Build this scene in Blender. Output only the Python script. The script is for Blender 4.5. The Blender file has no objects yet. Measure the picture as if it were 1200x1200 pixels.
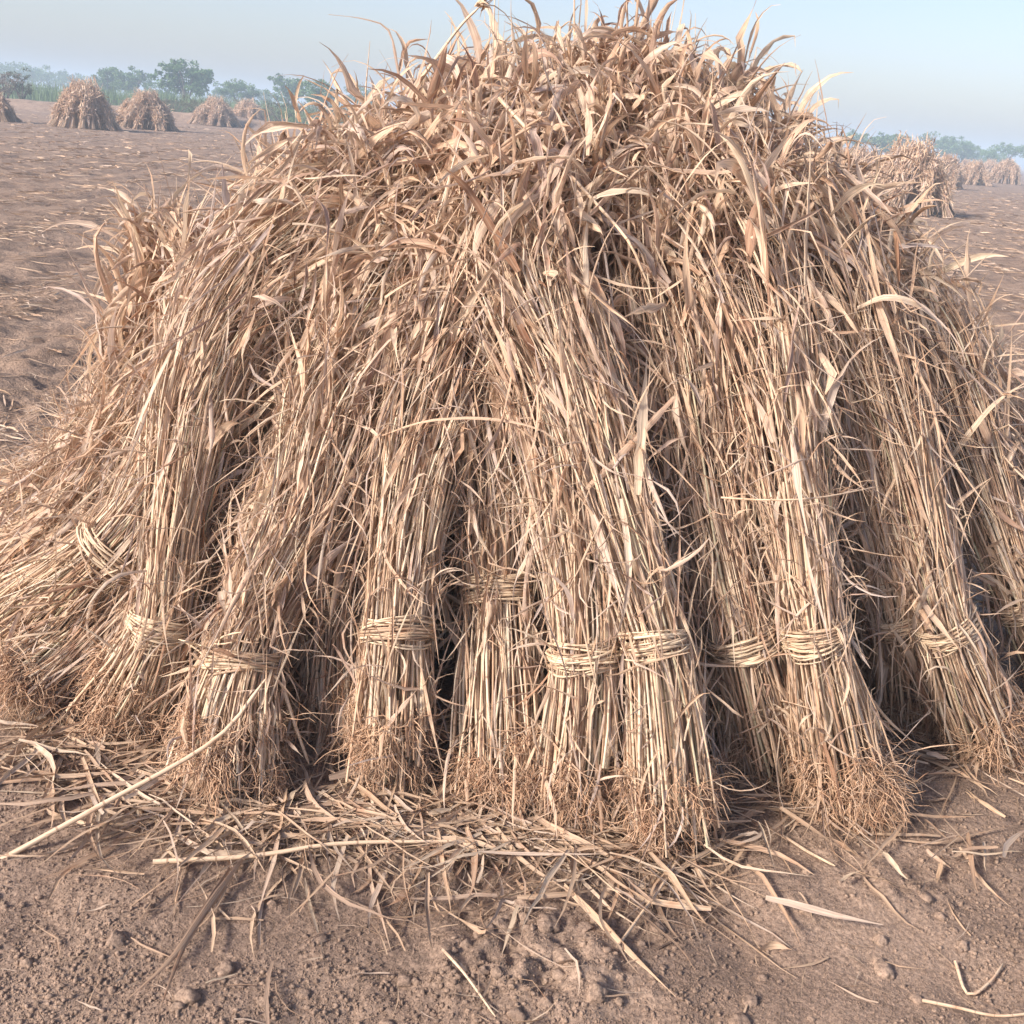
import bpy, math, numpy as np
from mathutils import Matrix, Vector

# ------------------------------------------------------------------ camera geometry
F = 1298.0; H = 1.6
PITCH = math.radians(19.18); ROLL = math.radians(4.57)
def ray(px, py):
    dx = (px-600)/F; dy = (600-py)/F
    c, s = math.cos(ROLL), math.sin(ROLL)
    a = dx*c - dy*s; b = dx*s + dy*c
    return np.array([a, math.cos(PITCH)+b*math.sin(PITCH), -math.sin(PITCH)+b*math.cos(PITCH)])
def G(px, py):
    d = ray(px, py); return d*(-H/d[2])+np.array([0, 0, H])
def V(px, py, y):
    d = ray(px, py); return np.array([0, 0, H])+d*(y/d[1])

scene = bpy.context.scene
C = scene.collection

# ------------------------------------------------------------------ numpy noise
def _h(ix, iy, seed):
    n = (ix.astype(np.int64)*374761393 + iy.astype(np.int64)*668265263 + seed*1442695041) & 0xffffffff
    n = ((n ^ (n >> 13))*1274126177) & 0xffffffff
    n = n ^ (n >> 16)
    return (n & 0xffff)/65535.0
def vnoise(x, y, seed=0):
    x = np.asarray(x, float); y = np.asarray(y, float)
    ix = np.floor(x); iy = np.floor(y); fx = x-ix; fy = y-iy
    fx = fx*fx*fx*(fx*(fx*6-15)+10); fy = fy*fy*fy*(fy*(fy*6-15)+10)
    a = _h(ix, iy, seed); b = _h(ix+1, iy, seed); c = _h(ix, iy+1, seed); d = _h(ix+1, iy+1, seed)
    return (a*(1-fx)+b*fx)*(1-fy)+(c*(1-fx)+d*fx)*fy - 0.5
def fbm(x, y, seed=0, octv=3):
    s = 0; a = 1.0
    for o in range(octv):
        s = s + a*vnoise(x*2**o+17.3*o, y*2**o-9.1*o, seed+o); a *= 0.5
    return s
def smooth(e0, e1, x):
    t = np.clip((x-e0)/(e1-e0), 0, 1); return t*t*(3-2*t)

# ------------------------------------------------------------------ ground height
FUR = np.array([-0.03, 1.0])           # furrow direction on the field
def ground_h(x, y):
    x = np.asarray(x, float); y = np.asarray(y, float)
    r = np.sqrt(x*x+y*y)
    near = 1-smooth(5, 14, r)
    h = 0.030*fbm(x*1.3, y*1.3, 3, 3)
    h = h + near*(0.026*fbm(x*4.2, y*4.2, 11, 2))
    crumb = np.clip(vnoise(x*17, y*17, 21)+0.08, 0, 1)
    patch = smooth(0.0, 0.28, fbm(x*2.1, y*2.1, 5, 2))
    heap = np.exp(-((x-.12)/.22)**2-((y-1.82)/.16)**2)
    h = h + near*(0.024*crumb*patch + 0.011*vnoise(x*30, y*30, 31)*(.3+patch) + 0.0035*vnoise(x*62, y*62, 37)*(.8+patch)) + heap*(.035+.042*vnoise(x*13, y*13, 41)+.030*vnoise(x*29, y*29, 42)+.018*vnoise(x*55, y*55, 43))
    # old furrows across the open field
    q = -x*FUR[1]+y*FUR[0] + 0.12*vnoise(x*0.5, y*0.5, 7)
    fade = smooth(3.6, 5.0, r)*(1-smooth(40, 80, r))
    h = h + fade*(0.024*np.sin(q*2*math.pi/0.85)*(.6+vnoise(x*.4, y*.4, 50)) + 0.026*vnoise(x*3.2, y*3.2, 51) + 0.036*vnoise(x*9, y*9, 52) + (1-smooth(7, 12, r))*(.035*vnoise(x*17, y*17, 53)+.02*np.clip(vnoise(x*28, y*28, 54), 0, 1)))
    # low earth bund at the far edge of the field
    yb = 84 + 0.10*(x+30) + 3*vnoise(x*0.05, x*0, 8)
    left = 1-smooth(-14, -6, x)
    h = h + left*(0.75+0.5*vnoise(x*0.3, y*0.2, 9))*np.exp(-((y-yb)/1.3)**2)
    return h

# ------------------------------------------------------------------ mesh plumbing
def make_mesh(name, verts, faces, sp=None, smooth_shade=True):
    verts = np.asarray(verts, np.float32).reshape(-1, 3)
    faces = np.asarray(faces, np.int32)
    nf, k = faces.shape
    me = bpy.data.meshes.new(name)
    me.vertices.add(len(verts)); me.vertices.foreach_set('co', verts.ravel())
    me.loops.add(nf*k); me.loops.foreach_set('vertex_index', faces.ravel())
    me.polygons.add(nf)
    me.polygons.foreach_set('loop_start', np.arange(0, nf*k, k, dtype=np.int32))
    if smooth_shade: me.polygons.foreach_set('use_smooth', np.ones(nf, bool))
    me.update(calc_edges=True)
    if sp is not None:
        at = me.attributes.new('sp', 'FLOAT_VECTOR', 'POINT')
        at.data.foreach_set('vector', np.asarray(sp, np.float32).ravel())
    return me
class MB:
    def __init__(s): s.v = []; s.f = []; s.a = []; s.n = 0
    def add(s, v, f, a):
        s.v.append(v.reshape(-1, 3)); s.f.append(f.reshape(-1, 4)+s.n); s.a.append(a.reshape(-1, 3)); s.n += v.size//3
    def mesh(s, name, off=(0, 0, 0), smooth_shade=True):
        return make_mesh(name, np.concatenate(s.v)-np.asarray(off), np.concatenate(s.f), np.concatenate(s.a), smooth_shade)
    def obj(s, name, mat, parent=None, off=(0, 0, 0), smooth_shade=True):
        me = s.mesh(name, off, smooth_shade); me.materials.append(mat)
        o = bpy.data.objects.new(name, me); C.objects.link(o)
        if parent is not None: o.parent = parent
        else: o.location = off
        return o
def nrm(a): return a/np.maximum(np.linalg.norm(a, axis=-1, keepdims=True), 1e-9)
def tubes(mb, P, R, rnd, sides=5, rng=None, cap=True):
    """P [n,k,3], R [n,k] or scalar, rnd [n]"""
    n, k, _ = P.shape
    R = np.broadcast_to(np.asarray(R, float), (n, k)).copy()
    if cap: R[:, -1] *= 0.35
    T = np.gradient(P, axis=1); T = nrm(T)
    ref = nrm(np.random.RandomState(n*7+k).normal(size=(n, 1, 3)))
    N1 = nrm(np.cross(T, ref)); N2 = np.cross(T, N1)
    ang = np.arange(sides)*2*math.pi/sides
    ca = np.cos(ang)[None, None, :, None]; sa = np.sin(ang)[None, None, :, None]
    Vv = P[:, :, None, :]+R[:, :, None, None]*(ca*N1[:, :, None, :]+sa*N2[:, :, None, :])
    idx = np.arange(n*k*sides).reshape(n, k, sides)
    a = idx[:, :-1, :]; b = idx[:, 1:, :]
    f = np.stack([a, np.roll(a, -1, 2), np.roll(b, -1, 2), b], -1)
    sp = np.zeros((n, k, sides, 3)); sp[..., 0] = rnd[:, None, None]
    sp[..., 1] = np.linspace(0, 1, k)[None, :, None]; sp[..., 2] = (np.arange(sides)/sides)[None, None, :]
    mb.add(Vv, f, sp)
def ribbons(mb, P, W, fold, side, twist, rnd):
    """folded blades: P [n,k,3], W [n,k] half widths, fold [n] rad, side [n,3], twist [n]"""
    n, k, _ = P.shape
    T = nrm(np.gradient(P, axis=1))
    S = np.broadcast_to(side[:, None, :], P.shape)
    S = nrm(S-(S*T).sum(-1, keepdims=True)*T); Nn = np.cross(T, S)
    tw = (twist[:, None]*np.linspace(0, 1, k)[None, :])[..., None]
    S2 = np.cos(tw)*S+np.sin(tw)*Nn; N2 = np.cross(T, S2)
    fo = np.broadcast_to(fold[:, None] if fold.ndim == 1 else fold, (n, k))[..., None]
    L = P+W[..., None]*(np.cos(fo)*S2+np.sin(fo)*N2)
    Rr = P+W[..., None]*(-np.cos(fo)*S2+np.sin(fo)*N2)
    Vv = np.stack([L, P, Rr], 2)
    idx = np.arange(n*k*3).reshape(n, k, 3)
    a = idx[:, :-1]; b = idx[:, 1:]
    f = np.stack([a[..., :2], a[..., 1:], b[..., 1:], b[..., :2]], -1)
    sp = np.zeros((n, k, 3, 3)); sp[..., 0] = rnd[:, None, None]
    sp[..., 1] = np.linspace(0, 1, k)[None, :, None]; sp[..., 2] = np.array([0, .5, 1])
    mb.add(Vv, f, sp)

# ------------------------------------------------------------------ materials
def new_mat(name):
    m = bpy.data.materials.new(name); m.use_nodes = True
    nt = m.node_tree; nt.nodes.clear()
    return m, nt, nt.nodes, nt.links
def ramp(nd, stops):
    r = nd.new('ShaderNodeValToRGB'); e = r.color_ramp.elements
    while len(e) < len(stops): e.new(0.5)
    for i, (p, c) in enumerate(stops): e[i].position = p; e[i].color = (*c, 1)
    return r
def straw_mat(name, stops, rough=0.65, trans=0.0, streak=0.35, rings=False, rib=0.0, spec=0.3):
    m, nt, nd, lk = new_mat(name)
    out = nd.new('ShaderNodeOutputMaterial')
    at = nd.new('ShaderNodeAttribute'); at.attribute_name = 'sp'
    sx = nd.new('ShaderNodeSeparateXYZ'); lk.new(at.outputs['Vector'], sx.inputs[0])
    rp = ramp(nd, stops); lk.new(sx.outputs[0], rp.inputs[0])
    # streaks along the strand, a different set on each strand
    cm = nd.new('ShaderNodeCombineXYZ')
    m1 = nd.new('ShaderNodeMath'); m1.operation = 'MULTIPLY'; m1.inputs[1].default_value = 9; lk.new(sx.outputs[2], m1.inputs[0])
    m2 = nd.new('ShaderNodeMath'); m2.operation = 'MULTIPLY'; m2.inputs[1].default_value = 3.5; lk.new(sx.outputs[1], m2.inputs[0])
    m3 = nd.new('ShaderNodeMath'); m3.operation = 'MULTIPLY'; m3.inputs[1].default_value = 731; lk.new(sx.outputs[0], m3.inputs[0])
    lk.new(m1.outputs[0], cm.inputs[0]); lk.new(m2.outputs[0], cm.inputs[1]); lk.new(m3.outputs[0], cm.inputs[2])
    nz = nd.new('ShaderNodeTexNoise'); nz.inputs['Scale'].default_value = 1.0; nz.inputs['Detail'].default_value = 3
    lk.new(cm.outputs[0], nz.inputs['Vector'])
    mr = nd.new('ShaderNodeMapRange'); mr.inputs[1].default_value = 0.3; mr.inputs[2].default_value = 0.7
    mr.inputs[3].default_value = 1-streak; mr.inputs[4].default_value = 1+streak*0.6
    lk.new(nz.outputs['Fac'], mr.inputs[0])
    mul = nd.new('ShaderNodeVectorMath'); mul.operation = 'SCALE'
    lk.new(rp.outputs[0], mul.inputs[0]); lk.new(mr.outputs[0], mul.inputs['Scale'])
    col = mul.outputs[0]
    # brown weather stains
    tc = nd.new('ShaderNodeTexCoord'); n2 = nd.new('ShaderNodeTexNoise'); n2.inputs['Scale'].default_value = 22; n2.inputs['Detail'].default_value = 2
    lk.new(tc.outputs['Object'], n2.inputs['Vector'])
    st = nd.new('ShaderNodeMapRange'); st.inputs[1].default_value = 0.55; st.inputs[2].default_value = 0.72; st.inputs[4].default_value = 0.55
    lk.new(n2.outputs['Fac'], st.inputs[0])
    mx = nd.new('ShaderNodeMix'); mx.data_type = 'RGBA'; mx.blend_type = 'MULTIPLY'
    lk.new(st.outputs[0], mx.inputs[0]); lk.new(col, mx.inputs[6]); mx.inputs[7].default_value = (0.72, 0.52, 0.42, 1)
    col = mx.outputs[2]
    if rings:   # darker nodes along the stalk
        w = nd.new('ShaderNodeMath'); w.operation = 'MULTIPLY_ADD'; w.inputs[1].default_value = 7.0
        lk.new(sx.outputs[1], w.inputs[0]); lk.new(m3.outputs[0], w.inputs[2])
        fr = nd.new('ShaderNodeMath'); fr.operation = 'FRACT'; lk.new(w.outputs[0], fr.inputs[0])
        lt = nd.new('ShaderNodeMath'); lt.operation = 'LESS_THAN'; lt.inputs[1].default_value = 0.045; lk.new(fr.outputs[0], lt.inputs[0])
        m5 = nd.new('ShaderNodeMath'); m5.operation = 'MULTIPLY'; m5.inputs[1].default_value = 0.6; lk.new(lt.outputs[0], m5.inputs[0])
        mx2 = nd.new('ShaderNodeMix'); mx2.data_type = 'RGBA'; lk.new(m5.outputs[0], mx2.inputs[0]); lk.new(col, mx2.inputs[6])
        mx2.inputs[7].default_value = (0.20, 0.11, 0.06, 1); col = mx2.outputs[2]
    if rib:     # pale midrib
        ab = nd.new('ShaderNodeMath'); ab.operation = 'SUBTRACT'; ab.inputs[1].default_value = 0.5; lk.new(sx.outputs[2], ab.inputs[0])
        a2 = nd.new('ShaderNodeMath'); a2.operation = 'ABSOLUTE'; lk.new(ab.outputs[0], a2.inputs[0])
        m6 = nd.new('ShaderNodeMapRange'); m6.inputs[1].default_value = 0.13; m6.inputs[2].default_value = 0.04; m6.inputs[3].default_value = 0; m6.inputs[4].default_value = rib
        lk.new(a2.outputs[0], m6.inputs[0])
        mx3 = nd.new('ShaderNodeMix'); mx3.data_type = 'RGBA'; lk.new(m6.outputs[0], mx3.inputs[0]); lk.new(col, mx3.inputs[6])
        mx3.inputs[7].default_value = (0.66, 0.52, 0.36, 1); col = mx3.outputs[2]
    b = nd.new('ShaderNodeBsdfPrincipled'); b.inputs['Roughness'].default_value = rough
    b.inputs['Specular IOR Level'].default_value = spec
    lk.new(col, b.inputs['Base Color'])
    if rib or rings:
        bp = nd.new('ShaderNodeBump'); bp.inputs['Strength'].default_value = 0.5; bp.inputs['Distance'].default_value = 0.003
        lk.new(nz.outputs['Fac'], bp.inputs['Height']); lk.new(bp.outputs[0], b.inputs['Normal'])
    sh = b.outputs[0]
    if trans:
        t = nd.new('ShaderNodeBsdfTranslucent'); lk.new(col, t.inputs[0])
        ms = nd.new('ShaderNodeMixShader'); ms.inputs[0].default_value = trans
        lk.new(sh, ms.inputs[1]); lk.new(t.outputs[0], ms.inputs[2]); sh = ms.outputs[0]
    lk.new(sh, out.inputs[0])
    return m
M = {}
M['stalk'] = straw_mat('dry_stalk', [(0, (.44, .28, .18)), (.18, (.68, .51, .35)), (.40, (.66, .49, .33)), (.55, (.50, .32, .20)), (.75, (.76, .62, .44)), (.92, (.58, .49, .38)), (1, (.54, .48, .29))], rough=.5, streak=.3, rings=True, spec=.4)
M['leaf'] = straw_mat('dry_leaf', [(0, (.70, .51, .355)), (.2, (.77, .585, .42)), (.38, (.60, .405, .27)), (.55, (.70, .55, .44)), (.74, (.80, .64, .46)), (.9, (.58, .48, .42)), (1, (.44, .25, .15))], rough=.6, trans=.32, streak=.42, rib=.35)
M['root'] = straw_mat('dry_root', [(0, (.54, .34, .21)), (.3, (.62, .42, .27)), (.55, (.42, .25, .15)), (.8, (.64, .47, .33)), (1, (.30, .18, .115))], rough=.8, streak=.2)
M['tie'] = straw_mat('straw_tie', [(0, (.60, .46, .31)), (.4, (.70, .56, .39)), (.7, (.54, .39, .26)), (1, (.40, .27, .18))], rough=.5, streak=.3)
M['litter'] = straw_mat('loose_straw', [(0, (.46, .31, .20)), (.3, (.56, .41, .28)), (.6, (.40, .26, .17)), (.8, (.52, .41, .32)), (1, (.60, .47, .33))], rough=.6, trans=.12, streak=.35, rib=.25)

def soil_mat(name, far=True):
    m, nt, nd, lk = new_mat(name)
    out = nd.new('ShaderNodeOutputMaterial'); b = nd.new('ShaderNodeBsdfPrincipled')
    b.inputs['Roughness'].default_value = 0.95; b.inputs['Specular IOR Level'].default_value = 0.1
    ge = nd.new('ShaderNodeNewGeometry')
    n1 = nd.new('ShaderNodeTexNoise'); n1.inputs['Scale'].default_value = 1.6; n1.inputs['Detail'].default_value = 6; n1.inputs['Roughness'].default_value = .6
    lk.new(ge.outputs['Position'], n1.inputs['Vector'])
    rp = ramp(nd, [(.30, (.175, .130, .103)), (.45, (.285, .203, .150)), (.55, (.335, .240, .177)), (.70, (.400, .290, .215))]); lk.new(n1.outputs['Fac'], rp.inputs[0])
    n2 = nd.new('ShaderNodeTexNoise'); n2.inputs['Scale'].default_value = 110; n2.inputs['Detail'].default_value = 6; n2.inputs['Roughness'].default_value = .8
    lk.new(ge.outputs['Position'], n2.inputs['Vector'])
    mr = nd.new('ShaderNodeMapRange'); mr.inputs[1].default_value = .40; mr.inputs[2].default_value = .60; mr.inputs[3].default_value = .66; mr.inputs[4].default_value = 1.34
    lk.new(n2.outputs['Fac'], mr.inputs[0])
    mu = nd.new('ShaderNodeVectorMath'); mu.operation = 'SCALE'; lk.new(rp.outputs[0], mu.inputs[0]); lk.new(mr.outputs[0], mu.inputs['Scale'])
    col = mu.outputs[0]
    vo = nd.new('ShaderNodeTexVoronoi'); vo.inputs['Scale'].default_value = 75; lk.new(ge.outputs['Position'], vo.inputs['Vector'])
    if far:   # faded straw dust and stubble that thickens over the open field
        mp = nd.new('ShaderNodeMapping'); mp.inputs['Rotation'].default_value = (0, 0, -0.03); mp.inputs['Scale'].default_value = (5.5, 1.0, 1)
        lk.new(ge.outputs['Position'], mp.inputs[0])
        n3 = nd.new('ShaderNodeTexNoise'); n3.inputs['Scale'].default_value = 2.2; n3.inputs['Detail'].default_value = 5; n3.inputs['Roughness'].default_value = .75
        lk.new(mp.outputs[0], n3.inputs['Vector'])
        m4 = nd.new('ShaderNodeMapRange'); m4.inputs[1].default_value = .56; m4.inputs[2].default_value = .66; m4.inputs[4].default_value = .32
        lk.new(n3.outputs['Fac'], m4.inputs[0])
        sx = nd.new('ShaderNodeSeparateXYZ'); lk.new(ge.outputs['Position'], sx.inputs[0])
        m5 = nd.new('ShaderNodeMapRange'); m5.inputs[1].default_value = 5; m5.inputs[2].default_value = 16; lk.new(sx.outputs[1], m5.inputs[0])
        m6 = nd.new('ShaderNodeMath'); m6.operation = 'MULTIPLY'; lk.new(m4.outputs[0], m6.inputs[0]); lk.new(m5.outputs[0], m6.inputs[1])
        mx = nd.new('ShaderNodeMix'); mx.data_type = 'RGBA'; lk.new(m6.outputs[0], mx.inputs[0]); lk.new(col, mx.inputs[6]); mx.inputs[7].default_value = (.50, .38, .29, 1)
        col = mx.outputs[2]
    lk.new(col, b.inputs['Base Color'])
    b1 = nd.new('ShaderNodeBump'); b1.inputs['Strength'].default_value = .8; b1.inputs['Distance'].default_value = .005
    lk.new(vo.outputs['Distance'], b1.inputs['Height']); b1.invert = True
    b2 = nd.new('ShaderNodeBump'); b2.inputs['Strength'].default_value = .7; b2.inputs['Distance'].default_value = .010
    lk.new(n2.outputs['Fac'], b2.inputs['Height']); lk.new(b1.outputs[0], b2.inputs['Normal']); lk.new(b2.outputs[0], b.inputs['Normal'])
    if far:
        n5 = nd.new('ShaderNodeTexNoise'); n5.inputs['Scale'].default_value = 7; n5.inputs['Detail'].default_value = 6; n5.inputs['Roughness'].default_value = .75
        lk.new(ge.outputs['Position'], n5.inputs['Vector'])
        b3 = nd.new('ShaderNodeBump'); b3.inputs['Distance'].default_value = .10; lk.new(n5.outputs['Fac'], b3.inputs['Height'])
        mst = nd.new('ShaderNodeMapRange'); mst.inputs[1].default_value = 3; mst.inputs[2].default_value = 7; mst.inputs[4].default_value = .8
        lk.new(sx.outputs[1], mst.inputs[0]); lk.new(mst.outputs[0], b3.inputs['Strength'])
        lk.new(b2.outputs[0], b3.inputs['Normal']); lk.new(b3.outputs[0], b.inputs['Normal'])
    lk.new(b.outputs[0], out.inputs[0])
    return m
M['soil'] = soil_mat('bare_soil')
M['clod'] = soil_mat('soil_clod', far=False)

def leafy_mat(name, c1, c2, trans=.25):
    m, nt, nd, lk = new_mat(name)
    out = nd.new('ShaderNodeOutputMaterial'); at = nd.new('ShaderNodeAttribute'); at.attribute_name = 'sp'
    sx = nd.new('ShaderNodeSeparateXYZ'); lk.new(at.outputs['Vector'], sx.inputs[0])
    rp = ramp(nd, [(0, c1), (1, c2)]); lk.new(sx.outputs[0], rp.inputs[0])
    b = nd.new('ShaderNodeBsdfPrincipled'); b.inputs['Roughness'].default_value = .6; lk.new(rp.outputs[0], b.inputs['Base Color'])
    t = nd.new('ShaderNodeBsdfTranslucent'); lk.new(rp.outputs[0], t.inputs[0])
    ms = nd.new('ShaderNodeMixShader'); ms.inputs[0].default_value = trans
    lk.new(b.outputs[0], ms.inputs[1]); lk.new(t.outputs[0], ms.inputs[2]); lk.new(ms.outputs[0], out.inputs[0])
    return m
M['foliage'] = leafy_mat('tree_foliage', (.06, .13, .04), (.14, .24, .08))
M['shrub'] = leafy_mat('shrub_foliage', (.075, .095, .045), (.15, .15, .085))
M['drybush'] = leafy_mat('dry_brush', (.16, .13, .10), (.24, .19, .15))
M['crop'] = leafy_mat('crop_foliage', (.09, .16, .05), (.16, .23, .09))
m_, nt_, nd_, lk_ = new_mat('bark'); o_ = nd_.new('ShaderNodeOutputMaterial'); b_ = nd_.new('ShaderNodeBsdfPrincipled')
n_ = nd_.new('ShaderNodeTexNoise'); n_.inputs['Scale'].default_value = 6; r_ = ramp(nd_, [(.3, (.07, .055, .045)), (.7, (.15, .12, .10))])
lk_.new(n_.outputs['Fac'], r_.inputs[0]); lk_.new(r_.outputs[0], b_.inputs['Base Color']); lk_.new(b_.outputs[0], o_.inputs[0]); b_.inputs['Roughness'].default_value = .9
M['bark'] = m_

# ------------------------------------------------------------------ object helpers
def tag(o, label=None, cat=None, group=None, kind=None):
    for k, v in (('label', label), ('category', cat), ('group', group), ('kind', kind)):
        if v: o[k] = v
    return o
def empty(name, loc):
    o = bpy.data.objects.new(name, None); C.objects.link(o); o.location = loc; o.empty_display_size = .1
    return o

# ------------------------------------------------------------------ the ground
def build_ground():
    rr = [0.35]
    while rr[-1] < 900:
        r = rr[-1]
        step = 0.0095 if r < 3.0 else min(max(0.0095, r*0.0055), 40)
        rr.append(r+step)
    rr = np.array(rr)
    th = []; a = -math.pi
    while a < math.pi-1e-6:
        th.append(a); a += math.radians(0.2) if abs(a) < math.radians(32) else math.radians(3.0)
    th = np.array(th)
    Rg, Tg = np.meshgrid(rr, th, indexing='ij')
    x = Rg*np.sin(Tg); y = Rg*np.cos(Tg); z = ground_h(x, y)
    v = np.stack([x, y, z], -1)
    nR, nT = x.shape
    idx = np.arange(nR*nT).reshape(nR, nT); nx = np.roll(idx, -1, 1)
    f = np.stack([idx[:-1], nx[:-1], nx[1:], idx[1:]], -1).reshape(-1, 4)[:, ::-1]
    v = v.reshape(-1, 3)
    # close the hole under the camera with a small fan of quads
    c = len(v); v = np.vstack([v, [[0, 0, 0]]])
    n2 = nT//2
    fan = np.array([[c, idx[0, (2*i+2) % nT], idx[0, (2*i+1) % nT], idx[0, 2*i]] for i in range(n2)])[:, ::-1]
    if nT % 2: fan = np.vstack([fan, [[c, idx[0, nT-1], idx[0, 0], idx[0, 0]]]][:1])
    me = make_mesh('ground', v, np.vstack([f, fan]))
    me.validate()
    me.materials.append(M['soil']); o = bpy.data.objects.new('ground', me); C.objects.link(o)
    tag(o, 'dry brown harvested field soil with crumbs and faint furrows', 'ground', kind='structure')
build_ground()

# ------------------------------------------------------------------ sheaves
def curve_eval(ctrl, s):
    """Catmull-Rom through ctrl by arc length, s may run a little past the ends"""
    c = np.array(ctrl, float)
    p = np.vstack([2*c[0]-c[1], c, 2*c[-1]-c[-2]])
    out = []
    for i in range(1, len(p)-2):
        t = np.linspace(0, 1, 24, endpoint=(i == len(p)-3))[:, None]
        a, b, d, e = p[i-1], p[i], p[i+1], p[i+2]
        out.append(0.5*((2*b)+(-a+d)*t+(2*a-5*b+4*d-e)*t*t+(-a+3*b-3*d+e)*t**3))
    q = np.vstack(out); L = np.r_[0, np.cumsum(np.linalg.norm(np.diff(q, axis=0), axis=1))]
    tot = L[-1]; ss = np.asarray(s)*tot
    r = np.stack([np.interp(ss, L, q[:, j]) for j in range(3)], -1)
    over = np.maximum(ss-tot, 0)[..., None]*nrm(q[-1]-q[-4]); under = np.minimum(ss, 0)[..., None]*nrm(q[3]-q[0])
    return r+over+under, tot
def blades(mb, rng, base, d, L, grav, curl, w, k=9, kinkp=.3, fold=(.2, 1.25), twist=1.6, rnd=None, plane=None):
    n = len(base)
    P = np.zeros((n, k, 3)); p = base.copy(); dr = nrm(d)
    cv = rng.normal(size=(n, 3))*curl
    kink = rng.randint(2, k-2, n); kk = rng.rand(n) < kinkp
    axis = nrm(rng.normal(size=(n, 3))); rate = rng.normal(size=n)*curl*3.2
    for j in range(k):
        P[:, j] = p; p = p+dr*(L/(k-1))[:, None]
        t = j/(k-1)
        dr = dr+np.cross(axis, dr)*(rate*(.3+1.2*t)/k)[:, None]
        dr = dr+np.array([0, 0, -1])*(grav*(0.4+1.6*t)/k)[:, None]+(cv+rng.normal(size=(n, 3))*curl*.7)/k*2.0
        hit = kk & (kink == j)
        if hit.any(): dr[hit] += rng.normal(size=(hit.sum(), 3))*.9+np.array([0, 0, -.6])
        dr = nrm(dr)
    u = np.linspace(0, 1, k)[None, :]
    pw = rng.uniform(2.5, 9, (n, 1)); W = w[:, None]*(0.5+0.65*np.sin(np.pi*np.clip(u*1.0+.12, 0, 1)))*(1-u**pw*.93)
    W = np.maximum(W*(1+.25*rng.normal(size=(n, k))*.5), .0006)
    side = rng.normal(size=(n, 3))
    fo = rng.uniform(fold[0], fold[1], n)
    fo2 = fo[:, None]+rng.normal(size=(n, k))*.18
    ribbons(mb, P, W, fo2, side, rng.normal(size=n)*twist, rng.rand(n) if rnd is None else rnd)
    return P

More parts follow.
